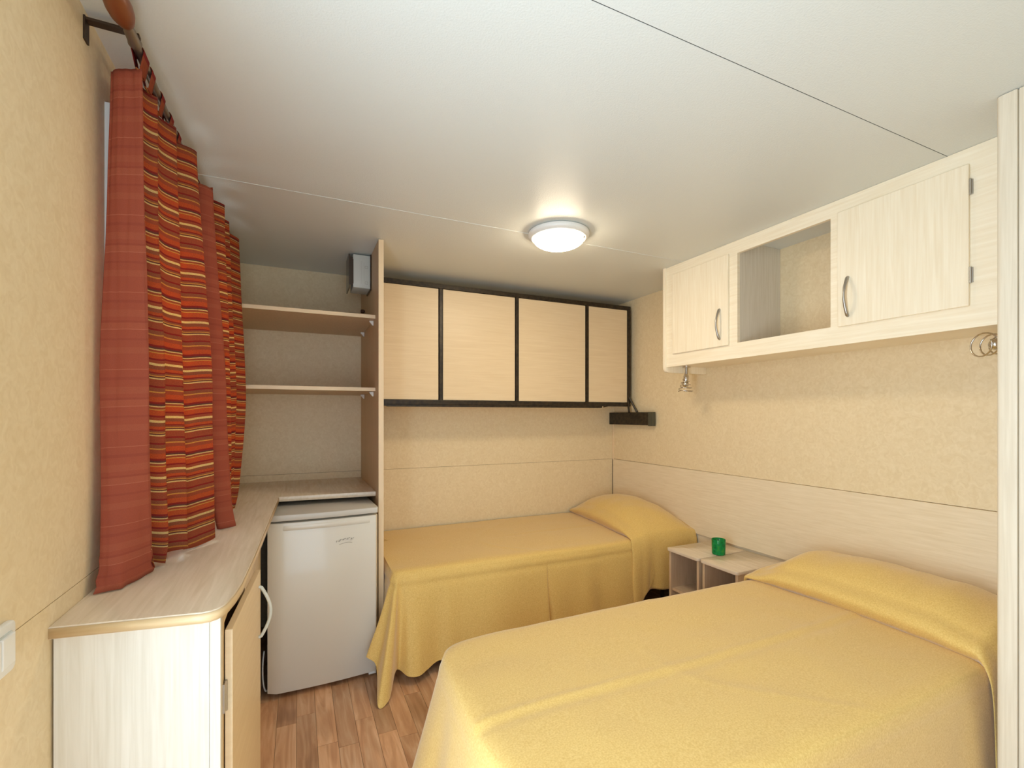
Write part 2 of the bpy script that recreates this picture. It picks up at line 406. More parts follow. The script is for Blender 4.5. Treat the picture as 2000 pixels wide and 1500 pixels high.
for z, lab in ((1.845, 'upper of the two open pale wood shelves in the back nook'), (1.447, 'lower of the two open pale wood shelves in the back nook')):
    t = thing('wall_shelf', lab, 'shelf', (-.03, 2.96, z), 'open shelves in the back nook')
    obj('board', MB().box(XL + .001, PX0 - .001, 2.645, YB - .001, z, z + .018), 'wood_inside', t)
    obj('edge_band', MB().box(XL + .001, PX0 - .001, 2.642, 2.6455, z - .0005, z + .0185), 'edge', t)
    for y in (2.72, 3.12):
        w = MB().prism([(PX0 - .001, z - .001), (PX0 - .022, z - .001), (PX0 - .022, z - .006), (PX0 - .006, z - .026), (PX0 - .001, z - .026)], y - .008, y + .008, axis='y')
        obj('shelf_support', w, 'white_plastic', t)


jb = thing('fuse_box', 'small pale grey plastic fuse box with dark flap high on the divider panel', 'fuse box', (.335, 2.88, 2.04))
obj('housing', MB().box(.285, PX0 - .006, 2.80, 2.95, 2.045, 2.235, .004), 'box_grey', jb, smooth='auto')
obj('back_plate', MB().box(PX0 - .008, PX0 - .001, 2.792, 2.956, 2.038, 2.241, .001), 'smoke', jb)
obj('flap', MB().prism([(2.808, 2.04), (2.80, 2.055), (2.80, 2.225), (2.81, 2.235), (2.95, 2.235), (2.95, 2.04)], .262, .268, axis='x').box(.262, .287, 2.81, 2.815, 2.06, 2.22), 'smoke', jb)
obj('latch', MB().box(.281, .287, 2.796, 2.80, 2.065, 2.205), 'smoke', jb)
mk = MB()
for (a, c, d, e) in ((.330, .3305, 2.07, 2.20), (.345, .3455, 2.09, 2.19)): mk.box(a, c, 2.7992, 2.8002, d, e)
for zz in (2.16, 2.07): mk.box(.350, .366, 2.799, 2.8003, zz + .012, zz + .013).box(.350, .366, 2.799, 2.8003, zz - .001, zz).box(.350, .351, 2.799, 2.8003, zz, zz + .012).box(.365, .366, 2.799, 2.8003, zz, zz + .012)
obj('moulded_marks', mk, 'logo', jb)
tag(obj('cable_clip', MB().lathe([(0, -.012), (.010, -.012), (.012, -.004), (.012, .006), (.006, .012), (0, .012)], (.374, 3.10, 1.975), (1, 0, 0), 12), 'screw_brown', smooth='auto'),
    'small brown cable clip under the grey fuse box', 'clip')

# ------------------------------------------------------------------ folding wall bed
wb = thing('folding_wall_bed', 'folded wall bunk of four pale wood panels in a black metal frame', 'wall bed', (1.42, 3.15, 1.385))
BX0, BX1, BZ0, BZ1, BY = .415, 2.425, 1.385, 2.185, 3.02
obj('body', MB().box(BX0, BX1 - .01, BY + .035, YB - .003, BZ0 + .02, BZ1 - .03), 'panel_h', wb)
obj('top_rail', MB().box(BX0, BX1, BY - .004, BY + .045, BZ1 - .03, BZ1, .002), 'black', wb)
obj('bottom_rail', MB().box(BX0, BX1, BY - .004, BY + .04, BZ0, BZ0 + .03, .002).prism([(.46, BZ0 + .001), (2.22, BZ0 + .001), (2.14, BZ0 - .014), (.52, BZ0 - .014)], BY + .0, BY + .05, axis='y'), 'black', wb)
obj('pivot_bolt', MB().lathe([(0, 0), (.007, 0), (.006, .004), (0, .005)], (2.155, BY, BZ0 - .006), (0, -1, 0), 12), 'chrome', wb)
ux = [.862, 1.421, 2.015]
for u_ in ux: obj('upright', MB().box(u_ - .011, u_ + .011, BY - .003, BY + .03, BZ0 + .03, BZ1 - .03, .001), 'black', wb)
obj('upright', MB().box(BX1 - .028, BX1, BY - .004, BY + .045, BZ0 + .03, BZ1 - .03, .001), 'black', wb)
e = [BX0] + ux + [BX1 - .014]
for i in range(4):
    obj('panel', MB().box(e[i] + (.016 if i else .001), e[i + 1] - .016, BY + .003, BY + .021, BZ0 + .032, BZ1 - .032, .0015), 'panel_h', wb)
# A-shaped strut down to the bracket
obj('strut', MB().tube([(2.412, BY + .01, 1.47), (2.436, 2.95, 1.34)], .0085, 6).tube([(2.408, BY + .01, 1.45), (2.385, 2.985, 1.335)], .0085, 6), 'black', wb)
for (xa, xb, lab, vis) in ((XR - .045, XR - .012, 'black steel bed bracket on the right wall below the folded bunk', 1), (PX1, PX1 + .03, 'black steel bed bracket peeking out behind the divider panel', 0)):
    br = thing('bed_bracket', lab, 'bracket', ((xa + xb) / 2, 3.0, 1.24), 'steel brackets under the wall bunk')
    obj('channel', MB().box(xa, xb, 2.80, 3.285, 1.238, 1.338, .0015), 'black', br)
    obj('end_cap', MB().box(xa - .001, xb, 2.755, 2.80, 1.234, 1.339, .0015), 'black_end' if vis else 'black', br)

# ------------------------------------------------------------------ ceiling lamp
LX, LY = 1.205, 2.065
cl = thing('ceiling_light', 'round white ceiling lamp with glowing frosted dome', 'lamp', (LX, LY, ZC))
obj('base_ring', MB().lathe([(.02, .001), (.146, .001), (.153, .006), (.155, .014), (.153, .022), (.147, .028), (.140, .031), (.139, .034), (.133, .036), (.128, .034), (.126, .026), (.02, .026)], (LX, LY, ZC), (0, 0, -1), 64), 'white_plastic', cl, smooth='auto')
dome = [(.129 * math.cos(q), .033 + .050 * math.sin(q)) for q in [PI / 2 * k / 14 for k in range(15)]]
obj('diffuser', MB().lathe(dome, (LX, LY, ZC), (0, 0, -1), 64), 'lamp', cl, smooth=True)
obj('clip', MB().box(LX + .080, LX + .088, LY - .106, LY - .098, ZC - .052, ZC - .040, .001), 'brushed', cl)

# ------------------------------------------------------------------ overhead cabinet on the right wall
CX, CZ0, CY0, CY1 = 2.12, 1.618, .662, 2.285
oc = thing('overhead_cabinet', 'long cream overhead cabinet with two doors and an open niche', 'cabinet', (2.3, 1.5, CZ0))
D1 = (1.812, 2.225); NI = (1.283, 1.761); D2 = (.815, 1.249); DZ = (1.694, 2.186)
ff = MB()
ff.box(CX, CX + .018, CY0, CY1, CZ0, NI and 1.70).box(CX, CX + .018, CY0, CY1, 2.176, ZC - .001)
for a, c in ((CY0, D2[0] + .01), (D2[1] - .01, NI[0]), (NI[1], D1[0] + .01), (D1[1] - .01, CY1)): ff.box(CX, CX + .018, a, c, 1.70, 2.176)
obj('face_frame', ff, 'wood_h', oc)
obj('bottom_board', MB().box(CX + .018, XR, CY0, CY1, CZ0 + .01, CZ0 + .028), 'wood_h', oc)
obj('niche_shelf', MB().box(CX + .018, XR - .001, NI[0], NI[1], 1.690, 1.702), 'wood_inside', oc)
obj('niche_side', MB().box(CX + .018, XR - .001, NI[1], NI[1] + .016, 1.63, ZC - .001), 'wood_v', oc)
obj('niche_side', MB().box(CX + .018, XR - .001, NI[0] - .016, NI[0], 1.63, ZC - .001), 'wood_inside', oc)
ep = rounded([(CX - .012, 1.585), (XR - .001, 1.585), (XR - .001, ZC - .001), (CX - .012, ZC - .001)], [.035, 0, 0, 0])
obj('end_panel', MB().prism(ep, CY1, CY1 + .022, .003, axis='y'), 'wood_cab', oc, smooth='auto')

def bow(p0, p1, out, n=14, rise=.03):
    p0, p1, out = Vector(p0), Vector(p1), Vector(out); pts = [p0]
    for k in range(n + 1):
        t = k / n; pts.append(p0.lerp(p1, .02 + .96 * t) + out * (rise * (.22 + .78 * math.sin(PI * t))))
    return pts + [p1]
def handle(parent, p0, p1, out, mat='brushed', r=.006, rise=.03):
    pts = bow(p0, p1, out, rise=rise); rs = [r * .9] + [r * (.75 + .35 * abs(2 * k / 14 - 1)) for k in range(15)] + [r * .9]
    return obj('handle', MB().tube(pts, rs, 10), mat, parent, smooth='auto')
for (a, c), hy in ((D1, 1.865), (D2, 1.205)):
    d = obj('door', MB().box(CX - .012, CX - .0005, a, c, DZ[0], DZ[1], .003), 'wood_cab', oc)
    handle(d, (CX - .012, hy, 1.897), (CX - .012, hy, 1.733), (-1, .0, 0))
    if a < 1:
        for z in (2.105, 1.80):
            obj('hinge', MB().box(CX - .006, CX, a - .009, a - .001, z - .026, z + .026, .001).tube([(CX - .008, a - .003, z - .028), (CX - .008, a - .003, z + .028)], .003, 8), 'brushed', d)
    else:
        for z in (2.105, 1.80):
            obj('hinge', MB().tube([(CX - .006, c + .002, z - .02), (CX - .006, c + .002, z + .02)], .003, 8), 'edge', d)

# coil reading lamps
def coil_lamp(label, c, d, base, L_=.085, r0=.016, r1=.047, turns=4.2):
    d = Vector(d).normalized(); c = Vector(c)
    t = thing('coil_reading_lamp', label, 'lamp', tuple(c), 'chrome coil reading lamps')
    a = d.orthogonal().normalized(); b2 = d.cross(a); pts = []
    for k in range(int(turns * 18) + 1):
        f = k / (turns * 18); q = 2 * PI * turns * f; r = r0 + (r1 - r0) * f
        pts.append(c + d * (L_ * f) + (a * math.cos(q) + b2 * math.sin(q)) * r)
    obj('coil_shade', MB().tube(pts, .0028, 6), 'chrome', t, smooth=True)
    obj('lamp_holder', MB().lathe([(0, -.03), (.013, -.03), (.016, -.02), (.017, .0), (.014, .012), (.0, .013)], c, d, 20), 'chrome', t, smooth='auto')
    obj('bulb', MB().lathe([(.010, .012), (.017, .022), (.020, .034), (.017, .044), (.008, .052), (0, .053)], c, d, 20), 'chrome', t, smooth=True)
    obj('stem', MB().tube([base, tuple(Vector(base).lerp(c - d * .03, .6)), tuple(c - d * .028)], [.008, .0075, .009], 12), 'brushed', t, smooth='auto')
    obj('mount', MB().lathe([(0, 0), (.024, 0), (.024, .010), (.008, .014), (0, .014)], base, (0, 0, -1), 20), 'chrome', t, smooth='auto')
coil_lamp('chrome coil reading lamp hanging under the far end of the cabinet', (2.247, 2.25, 1.545), (-.12, -.05, -1), (2.252, 2.25, CZ0 + .010))
coil_lamp('chrome coil reading lamp half hidden beside the wardrobe edge', (2.262, .777, 1.565), (-.93, .36, -.02), (2.285, .765, CZ0 + .010), L_=.10, r0=.03, r1=.044, turns=3.2)

# ------------------------------------------------------------------ wardrobe at the right edge of the view
wd = thing('wardrobe', 'tall cream wardrobe side with rounded edge post beside the near bed', 'wardrobe', (2.15, .3, 0))
post = rounded([(1.862, .655), (1.862, .628), (1.90, .628), (1.90, .655)], [.013, 0, 0, 0], 8)
obj('corner_post', MB().prism(rounded([(1.858, .612), (1.90, .612), (1.90, .658), (1.858, .658)], [.004, 0, 0, .016], 8), 0, ZC - .002), 'wardrobe_wood', wd, smooth='auto')
obj('back_panel', MB().box(1.90, XR - .013, .63, .655, 0, ZC - .002), 'wardrobe_wood', wd)
obj('side_panel', MB().box(1.864, 1.90, -.25, .594, 0, ZC - .002).box(1.868, 1.90, .594, .612, 0, ZC - .002), 'wardrobe_wood', wd)
obj('filler_strip', MB().box(1.860, 1.872, .596, .609, 0, ZC - .002, .002), 'wardrobe_wood', wd)
obj('front_panel', MB().box(1.90, XR - .013, -.25, -.23, 0, ZC - .002), 'wardrobe_wood', wd)

# ------------------------------------------------------------------ base cabinet and worktop on the left
wt_poly = rounded([(XL, 1.200), (-.146, 1.150), (-.118, 1.36), (-.090, 2.655), (PX0 - .001, 2.635), (PX0 - .001, YB - .001), (XL, YB - .001)], [0, .07, .12, .0, 0, 0, 0], 8)
wt_poly = [(-.445, 1.212), (-.20, 1.172)] + [(-.185, 1.169), (-.170, 1.171), (-.157, 1.180), (-.148, 1.196), (-.142, 1.215), (-.134, 1.262), (-.127, 1.33), (-.118, 1.56), (-.0885, 2.655), (PX0 - .001, 2.632), (PX0 - .001, YB - .001), (XL, YB - .001)]
wt = obj('worktop', MB().prism(wt_poly, .874, .900, .003), 'worktop', smooth='auto')
tag(wt, 'angled pale laminate worktop running along the curtained wall', 'worktop')
eb = MB(); pp = wt_poly[:12]
EB = []
for i in range(11):
    a, c = Vector(pp[max(i - 1, 0)]), Vector(pp[min(i + 1, 10)]); nrm = Vector((c.y - a.y, -(c.x - a.x))).normalized() * .0012
    EB.append((pp[i][0] + nrm.x, pp[i][1] + nrm.y))
eb.add([(x_, y_, z_) for x_, y_ in EB for z_ in (.8765, .8965)], [(2 * i, 2 * i + 2, 2 * i + 3, 2 * i + 1) for i in range(10)])
obj('edge_band', eb, 'worktop_edge', wt, smooth=True, solid=.001)

bc = thing('base_cabinet', 'pale wood base cabinet with one door ajar under the worktop', 'cabinet', (-.3, 1.8, 0))
KX = -.157
obj('end_panel', MB().box(XL + .004, KX - .022, 1.222, 1.24, 0, .8735), 'wood_v', bc)
obj('corner_post', MB().box(KX - .021, KX, 1.219, 1.245, 0, .8735, .001), 'wood_v', bc)
sf = MB().box(KX - .018, KX, 1.245, 1.275, 0, .8735).box(KX - .018, KX, 1.275, 1.735, .83, .8735).box(KX - .018, KX, 1.275, 1.735, 0, .05).box(KX - .018, KX, 1.735, 2.43, 0, .8735)
obj('side_frame', sf, 'worktop_edge', bc)
obj('far_panel', MB().box(XL + .002, KX, 2.43, 2.448, 0, .8735), 'wood_inside', bc)
# door, ajar : hinge line at (KX+.004, 1.268)
def rotd(mb, px, py, ang):
    c, s_ = math.cos(ang), math.sin(ang)
    mb.v = [(px + (v[0] - px) * c - (v[1] - py) * s_, py + (v[0] - px) * s_ + (v[1] - py) * c, v[2]) for v in mb.v]; return mb
hx, hy_, ANG = KX + .002, 1.268, -math.radians(3.6)
dr = obj('door', rotd(MB().box(hx, hx + .016, hy_, hy_ + .452, .055, .815, .0015), hx, hy_, ANG), 'panel_h', bc)
hp = MB().tube(bow((hx + .016, hy_ + .415, .772), (hx + .016, hy_ + .415, .612), (1, 0, 0), rise=.034), [.005] * 17, 10)
obj('handle', rotd(hp, hx, hy_, ANG), 'box_grey', dr, smooth='auto')
for z in (.665, .16):
    obj('hinge', MB().tube([(hx + .002, hy_ - .004, z - .035), (hx + .002, hy_ - .004, z + .035)], .0042, 8).box(KX, hx + .002, hy_ - .02, hy_ - .004, z - .033, z + .033), 'brushed', dr)

# ------------------------------------------------------------------ fridge
fr_ = thing('fridge', 'white under-counter fridge standing below the back worktop', 'fridge', (.12, 2.75, 0))
FA = math.radians(2.2); fx, fy = -.128, 2.42; FW = .497
def rf(mb): return rotd(mb, fx, fy, FA)
def arcfront(y0, bowd, x0=0, x1=FW, side=.02, n=14, yb=.05):
    P = [(fx + x1, fy + yb), (fx + x1, fy + y0 + side * .6)]
    for k in range(n + 1):
        t = k / n; xx = x1 - side * .35 - (x1 - x0 - side * 1.6) * t
        P.append((fx + xx, fy + y0 - bowd * math.sin(PI * t) + .0))
    P += [(fx + x0, fy + y0 + .022), (fx + x0, fy + yb)]
    return P[::-1]
obj('cabinet_body', rf(MB().box(fx + .003, fx + FW - .003, fy + .055, fy + .56, .03, .822)), 'fridge_white', fr_)
obj('door', rf(MB().prism(arcfront(.0, .010, side=.03), .022, .812, .004)), 'fridge_white', fr_, smooth='auto')
obj('door_seal', rf(MB().box(fx + .012, fx + FW - .012, fy + .048, fy + .056, .03, .815)), 'seal', fr_)
obj('top_lid', rf(MB().prism(arcfront(-.004, .012, x0=-.002, x1=FW + .002, side=.02, yb=.56), .822, .850, .003)), 'fridge_top', fr_, smooth='auto')
obj('handle_lip', rf(MB().prism(arcfront(-.004, .010, x0=.03, x1=FW - .03, side=.03, yb=.04), .774, .800, .006)), 'fridge_white', fr_, smooth='auto')
for x_, y_ in ((.03, .07), (FW - .03, .07), (.03, .53), (FW - .03, .53)):
    obj('foot', rf(MB().lathe([(0, 0), (.016, 0), (.016, .008), (.009, .012), (.009, .031), (0, .031)], (fx + x_, fy + y_, 0), (0, 0, 1), 14)), 'white_plastic', fr_, smooth='auto')
obj('bottom_hinge', rf(MB().box(fx + FW - .045, fx + FW - .008, fy + .006, fy + .05, .008, .021, .002)), 'white_plastic', fr_)
lg = MB(); lx = fx + .30
for k in range(9):
    xx = lx + .0095 * k; zz = .700 + .011 * math.sin((k + .5) / 9 * PI * .8)
    w = .0062 if k % 3 else .0072
    yv = fy - .0108
    if k % 2: lg.box(xx - w / 2, xx + w / 2, yv, yv + .001, zz - .0045, zz - .0015).box(xx - .001, xx + .0012, yv, yv + .001, zz - .0045, zz + .0035)
    else: lg.box(xx - w / 2, xx - w / 2 + .0018, yv, yv + .001, zz - .0045, zz + .004).box(xx - w / 2, xx + w / 2, yv, yv + .001, zz + .0015, zz + .0035)
lg.grid(lambda a, c: (lx + .01 + .06 * a, fy - .0108, .684 + .007 * math.sin(a * 2.6) + .0016 * c), 10, 1); lg.uv = None
obj('logo', rf(lg), 'logo', fr_)
pc = [(-.146, 2.50, .20), (-.150, 2.475, .15), (-.149, 2.47, .08), (-.142, 2.475, .03), (-.13, 2.50, .012), (-.10, 2.60, .008), (-.06, 2.9, .008)]
pp_ = [catmull(pc, k / 40) for k in range(41)]
tag(obj('power_cable', MB().tube(pp_, .0035, 8), 'white_plastic', smooth=True), 'thin white cable looping down beside the fridge', 'cable')

# ------------------------------------------------------------------ light switch
sw = thing('light_switch', 'white rocker switch on the left wall near the worktop end', 'switch', (XL, 1.03, .89))
pl_ = rounded([(.955, .888), (1.073, .888), (1.073, .972), (.955, .972)], [.014] * 4, 5)
obj('plate', MB().prism(pl_, XL, XL + .010, .003, axis='x'), 'white_plastic', sw, smooth='auto')
obj('insert', MB().prism([(.975, .903), (1.056, .903), (1.056, .957), (.975, .957)], XL + .009, XL + .0125, .001, axis='x'), 'box_grey', sw)
for a in (.977, 1.017): obj('rocker', MB().prism([(a, .905), (a + .037, .905), (a + .037, .955), (a, .955)], XL + .011, XL + .017, .002, axis='x'), 'white_plastic', sw)

# ------------------------------------------------------------------ curtain rod
RX, RZ = -.355, 2.205
rd = thing('curtain_rod', 'metal curtain rod with wooden end knob under the ceiling', 'curtain rod', (RX, 2.0, RZ))
obj('rod', MB().tube([(RX, 1.375, RZ), (RX, 2.74, RZ)], .0095, 16), 'rod_metal', rd, smooth='auto')
for y0, s in ((1.385, -1), (2.74, 1)):
    obj('ferrule', MB().lathe([(0, -.012), (.0135, -.012), (.0145, -.008), (.0125, 0), (.012, .03), (.0105, .036), (.0105, .06), (0, .06)], (RX, y0, RZ), (0, s, 0), 20), 'rod_metal', rd, smooth='auto')
    obj('finial', MB().lathe([(0, .055), (.009, .056), (.017, .068), (.0235, .090), (.0255, .115), (.023, .145), (.016, .168), (.007, .180), (0, .182)], (RX, y0 - s * .01, RZ), (0, s, 0), 24), 'finial', rd, smooth=True)
for y in (1.385, 2.70):
    obj('bracket', MB().box(XL, RX + .002, y - .010, y + .010, RZ + .014, RZ + .020).box(XL, XL + .004, y - .012, y + .012, RZ - .032, RZ + .022)
        .box(RX - .012, RX + .012, y - .008, y + .008, RZ + .008, RZ + .015), 'bracket_dark', rd)

# ------------------------------------------------------------------ curtains
ZT, ZMID, ZBOT = 2.165, 1.40, .902
def plan_at(tab, z):
    """tab rows: ((xt,yt),(xm,ym),(xb,yb)) -> control polygon at height z"""
    out = []
    for (t_, m_, b_) in tab:
        if z >= ZMID:
            f = (z - ZMID) / (ZT - ZMID); f = f * f * (3 - 2 * f) * .4 + f * .6
            out.append((m_[0] + (t_[0] - m_[0]) * f, m_[1] + (t_[1] - m_[1]) * f))
        else:
            f = (ZMID - z) / (ZMID - ZBOT); f = f ** 1.6
            out.append((m_[0] + (b_[0] - m_[0]) * f, m_[1] + (b_[1] - m_[1]) * f))
    return out
def cloth(tab, nu, nv, ztop, zbot, wob=.004, seed=0, curl=0, sag=0):
    mb = MB()
    def fn(a, c):
        zt = ztop(a) if callable(ztop) else ztop; zb = zbot(a) if callable(zbot) else zbot
        z = zt + (zb - zt) * c
        x, y = catmull(plan_at(tab, z), a)[:2]
        w = noise.noise(Vector((a * 9 + seed, z * 3.1, seed))) * wob
        bot = max(0, (c - .93) / .07)
        x += w + curl * bot ** 2 * math.sin(a * 11 + seed); y += w * .6 - abs(curl) * .7 * bot ** 2
        return (x, y, z)
    mb.grid(fn, nu, nv, lambda a, c: (a * len(tab) * .03, (c * 1.27) + (.004 * math.sin(a * 19 + seed) if len(tab) > 6 else .002 * a) + .02 * seed))
    return mb
tab1 = [((-.350, 1.418), (-.339, 1.432), (-.352, 1.52)), ((-.372, 1.455), (-.372, 1.475), (-.376, 1.545)), ((-.368, 1.495), (-.366, 1.515), (-.362, 1.57)),
        ((-.345, 1.53), (-.332, 1.55), (-.325, 1.578)), ((-.362, 1.57), (-.356, 1.60), (-.352, 1.61)), ((-.358, 1.62), (-.345, 1.655), (-.335, 1.64)),
        ((-.333, 1.68), (-.314, 1.705), (-.300, 1.66)), ((-.345, 1.71), (-.334, 1.74), (-.322, 1.70)), ((-.338, 1.76), (-.305, 1.785), (-.290, 1.75)),
        ((-.300, 1.815), (-.258, 1.822), (-.250, 1.818)), ((-.335, 1.85), (-.320, 1.86), (-.32, 1.86)), ((-.372, 1.90), (-.370, 1.90), (-.37, 1.90)), ((-.35, 1.97), (-.36, 1.97), (-.36, 1.97))]
c1 = obj('curtain', cloth(tab1, 150, 70, lambda a: 2.166 - .006 * math.cos(a * 30) + .0 * a, lambda a: .907 + .008 * (1 + math.sin(a * 17)), .004, 1, .012), 'stripes', smooth=True, solid=.0015)
tag(c1, 'striped rust and cream curtain panel nearest the bracket', 'curtain', 'two striped curtain panels')
bd1 = [((-.414, 1.440), (-.430, 1.428), (-.424, 1.402)), ((-.395, 1.428), (-.405, 1.424), (-.404, 1.400)), ((-.372, 1.422), (-.375, 1.424), (-.378, 1.430)), ((-.352, 1.417), (-.342, 1.428), (-.355, 1.495)), ((-.350, 1.422), (-.339, 1.434), (-.350, 1.522))]
def bfun():
    mb = cloth(bd1, 36, 90, lambda a: 2.150 + .014 * a, lambda a: .902 + .0 * a, .003, 2)
    return mb
border = bfun()
# gathered foot of the border : pinch it and flick it forward
nv = []
for (x, y, z) in border.v:
    h = max(0, (1.0 - z) / .098)
    y += .007 * h * math.sin(x * 110 + z * 30); x += .003 * h * math.sin(z * 160)
    x += (-.003 * h * h) * (1 if x < -.39 else -.4) ; y -= .020 * h ** 2 * (1 if x < -.38 else .0)
    nv.append((x, y, max(z, .9035)))
border.v = nv
obj('border', border, 'terracotta', c1, smooth=True, solid=.002)
def tab_loop(y, x=-.347, w=.022, mat='stripes', par=None):
    mb = MB()
    def fn(a, c):
        q = -PI * .5 + 2 * PI * a
        r = .0125
        zz = RZ + r * math.sin(q) if math.sin(q) > -.2 else RZ - .035 - .012
        xx = RX + r * math.cos(q) if math.sin(q) > -.2 else RX + .004 * math.cos(q)
        return (xx, y + (c - .5) * w + .003 * math.sin(5 * a), zz)
    mb.grid(fn, 24, 3, lambda a, c: (c * .03, a * .09)); obj('hanging_loop', mb, mat, par, smooth=True, solid=.0012)
tab_loop(1.435, w=.045, par=c1)
for i, y in enumerate((1.50, 1.60, 1.70, 1.80, 1.90, 1.97)): tab_loop(y, w=.03, par=c1)
tab2 = [((-.290, 2.045), (-.247, 2.05), (-.222, 2.035)), ((-.330, 2.08), (-.31, 2.09), (-.30, 2.08)), ((-.335, 2.13), (-.30, 2.14), (-.29, 2.12)),
        ((-.268, 2.20), (-.249, 2.20), (-.246, 2.16)), ((-.33, 2.24), (-.31, 2.25), (-.31, 2.2)), ((-.335, 2.30), (-.30, 2.31), (-.30, 2.24)),
        ((-.275, 2.38), (-.246, 2.36), (-.255, 2.28)), ((-.325, 2.42), (-.28, 2.40), (-.29, 2.31)), ((-.315, 2.48), (-.255, 2.45), (-.265, 2.33)),
        ((-.260, 2.60), (-.222, 2.50), (-.245, 2.36)), ((-.33, 2.64), (-.30, 2.55), (-.30, 2.42)), ((-.36, 2.68), (-.35, 2.60), (-.34, 2.48))]
c2 = obj('curtain', cloth(tab2, 140, 70, 2.162, lambda a: .910 + .006 * (1 + math.sin(a * 13)), .004, 3, .012), 'stripes', smooth=True, solid=.0015)
tag(c2, 'striped rust and cream curtain panel nearest the shelves', 'curtain', 'two striped curtain panels')
bd2 = [((-.332, 2.00), (-.300, 2.005), (-.275, 1.99)), ((-.322, 2.002), (-.290, 2.005), (-.262, 1.985)), ((-.305, 2.012), (-.266, 2.02), (-.238, 2.00)), ((-.291, 2.032), (-.249, 2.038), (-.220, 2.02)), ((-.290, 2.048), (-.247, 2.052), (-.222, 2.037))]
b2_ = cloth(bd2, 30, 80, 2.15, .904, .002, 5)
b2_.v = [(x + .02 * max(0, (1.0 - z) / .1) ** 2 * .5, y - .012 * max(0, (1.0 - z) / .1) ** 2, max(z, .9035)) for x, y, z in b2_.v]
obj('border', b2_, 'terracotta', c2, smooth=True, solid=.002)
for y in (2.045, 2.13, 2.22, 2.31, 2.40, 2.49, 2.58, 2.66): tab_loop(y, par=c2)

# ------------------------------------------------------------------ beds
def bed(label, x0, x1, y0, y1, legs, grp):
    t = thing('bed', label, 'bed', ((x0 + x1) / 2, (y0 + y1) / 2, 0), grp)
    obj('mattress', MB().box(x0, x1, y0, y1, .35, .505, .03), 'mattress', t, smooth='auto')
    obj('bed_frame', MB().box(x0 + .01, x1 - .01, y0 + .01, y1 - .01, .29, .35, .004), 'black', t)
    for lx_, ly_ in legs: obj('leg', MB().box(lx_ - .02, lx_ + .02, ly_ - .02, ly_ + .02, 0, .29, .002), 'black', t)
bed('single bed along the back wall, mostly hidden under its yellow cover', .45, 2.44, 2.405, 3.275, ((.52, 2.44), (2.245, 2.44), (.52, 3.2), (2.245, 3.2)), 'single beds')
bed('single bed nearest the camera, hidden under its yellow cover', .45, 2.44, .745, 1.575, ((.54, .80), (2.3, .80), (.54, 1.5), (2.3, 1.5)), 'single beds')

def spread(name, label, pairs, spine, top, nu, seed, rnd=.03, wr=.0035, grp=None, fold=None):
    """pairs: control (xt,yt,xb,yb,zb) along the perimeter; spine(x,y)->(x,y) inner end of the top"""
    mb = MB(); rows_top = 44; rows_side = 34
    def fn(a, c):
        xt, yt, xb, yb, zb = catmull(pairs, a)
        k = c * (rows_top + rows_side)
        if k <= rows_top:
            f = (k / rows_top) ** .95
            sx, sy = spine(xt, yt)
            x = sx + (xt - sx) * f; y = sy + (yt - sy) * f
            e_ = math.hypot(x - xt, y - yt)
            z = top - (rnd * .35 * max(0, 1 - e_ / .05) ** 2)
            if fold:
                yy = y - fold - .006 * math.sin(x * 3)
                z += (.003 * math.exp(-(yy / .014) ** 2) - .003 * math.exp(-((yy + .03) / .02) ** 2)) * (1 if fold < 2 else min(1, max(0, (x - 1.0) * 2)) * .7)
                yy2 = (x - 1.35) - .3 * math.sin(y * 4); z += .0022 * math.exp(-(yy2 / .02) ** 2)
            z += .003 * max(0, noise.noise(Vector((x * 3 - y * 4, y * 2.5 + x, seed + 7))))
            z += wr * noise.noise(Vector((x * 2.2, y * 5 + seed, seed))) + wr * .6 * noise.noise(Vector((x * 7, y * 7, seed + 3)))
        else:
            h = (k - rows_top) / rows_side
            ho = h ** 1.25 if h > 0 else 0
            # rounded shoulder: a little outward push just below the edge
            x = xt + (xb - xt) * ho; y = yt + (yb - yt) * ho
            z0 = top - rnd * .35
            z = z0 + (zb - z0) * (h ** 1.0)
            dx, dy = xb - xt, yb - yt; dl = math.hypot(dx, dy) + 1e-6
            push = .012 * (1 - math.exp(-h * 14)) ; x += dx / dl * push; y += dy / dl * push
            hemr = (.6 if fold > 2 else .25) * .006 * math.exp(-((h - .085) / .022) ** 2) - (.004 if fold > 2 else .001) * math.exp(-((h - .14) / .03) ** 2); x += dx / dl * hemr; y += dy / dl * hemr
            w = .004 * min(1, h * 3) * noise.noise(Vector((x * 8, y * 8, seed + z * 2)))
            x += dx / dl * w * 1.5; y += dy / dl * w * 1.5
            z += wr * noise.noise(Vector((xt * 2.2, yt * 5 + seed, seed))) * (1 - h)
        return (x, y, z)
    mb.grid(fn, nu, rows_top + rows_side)
    o = obj(name, mb, 'spread', smooth=True, solid=.002)
    tag(o, label, 'bedspread', grp); return o

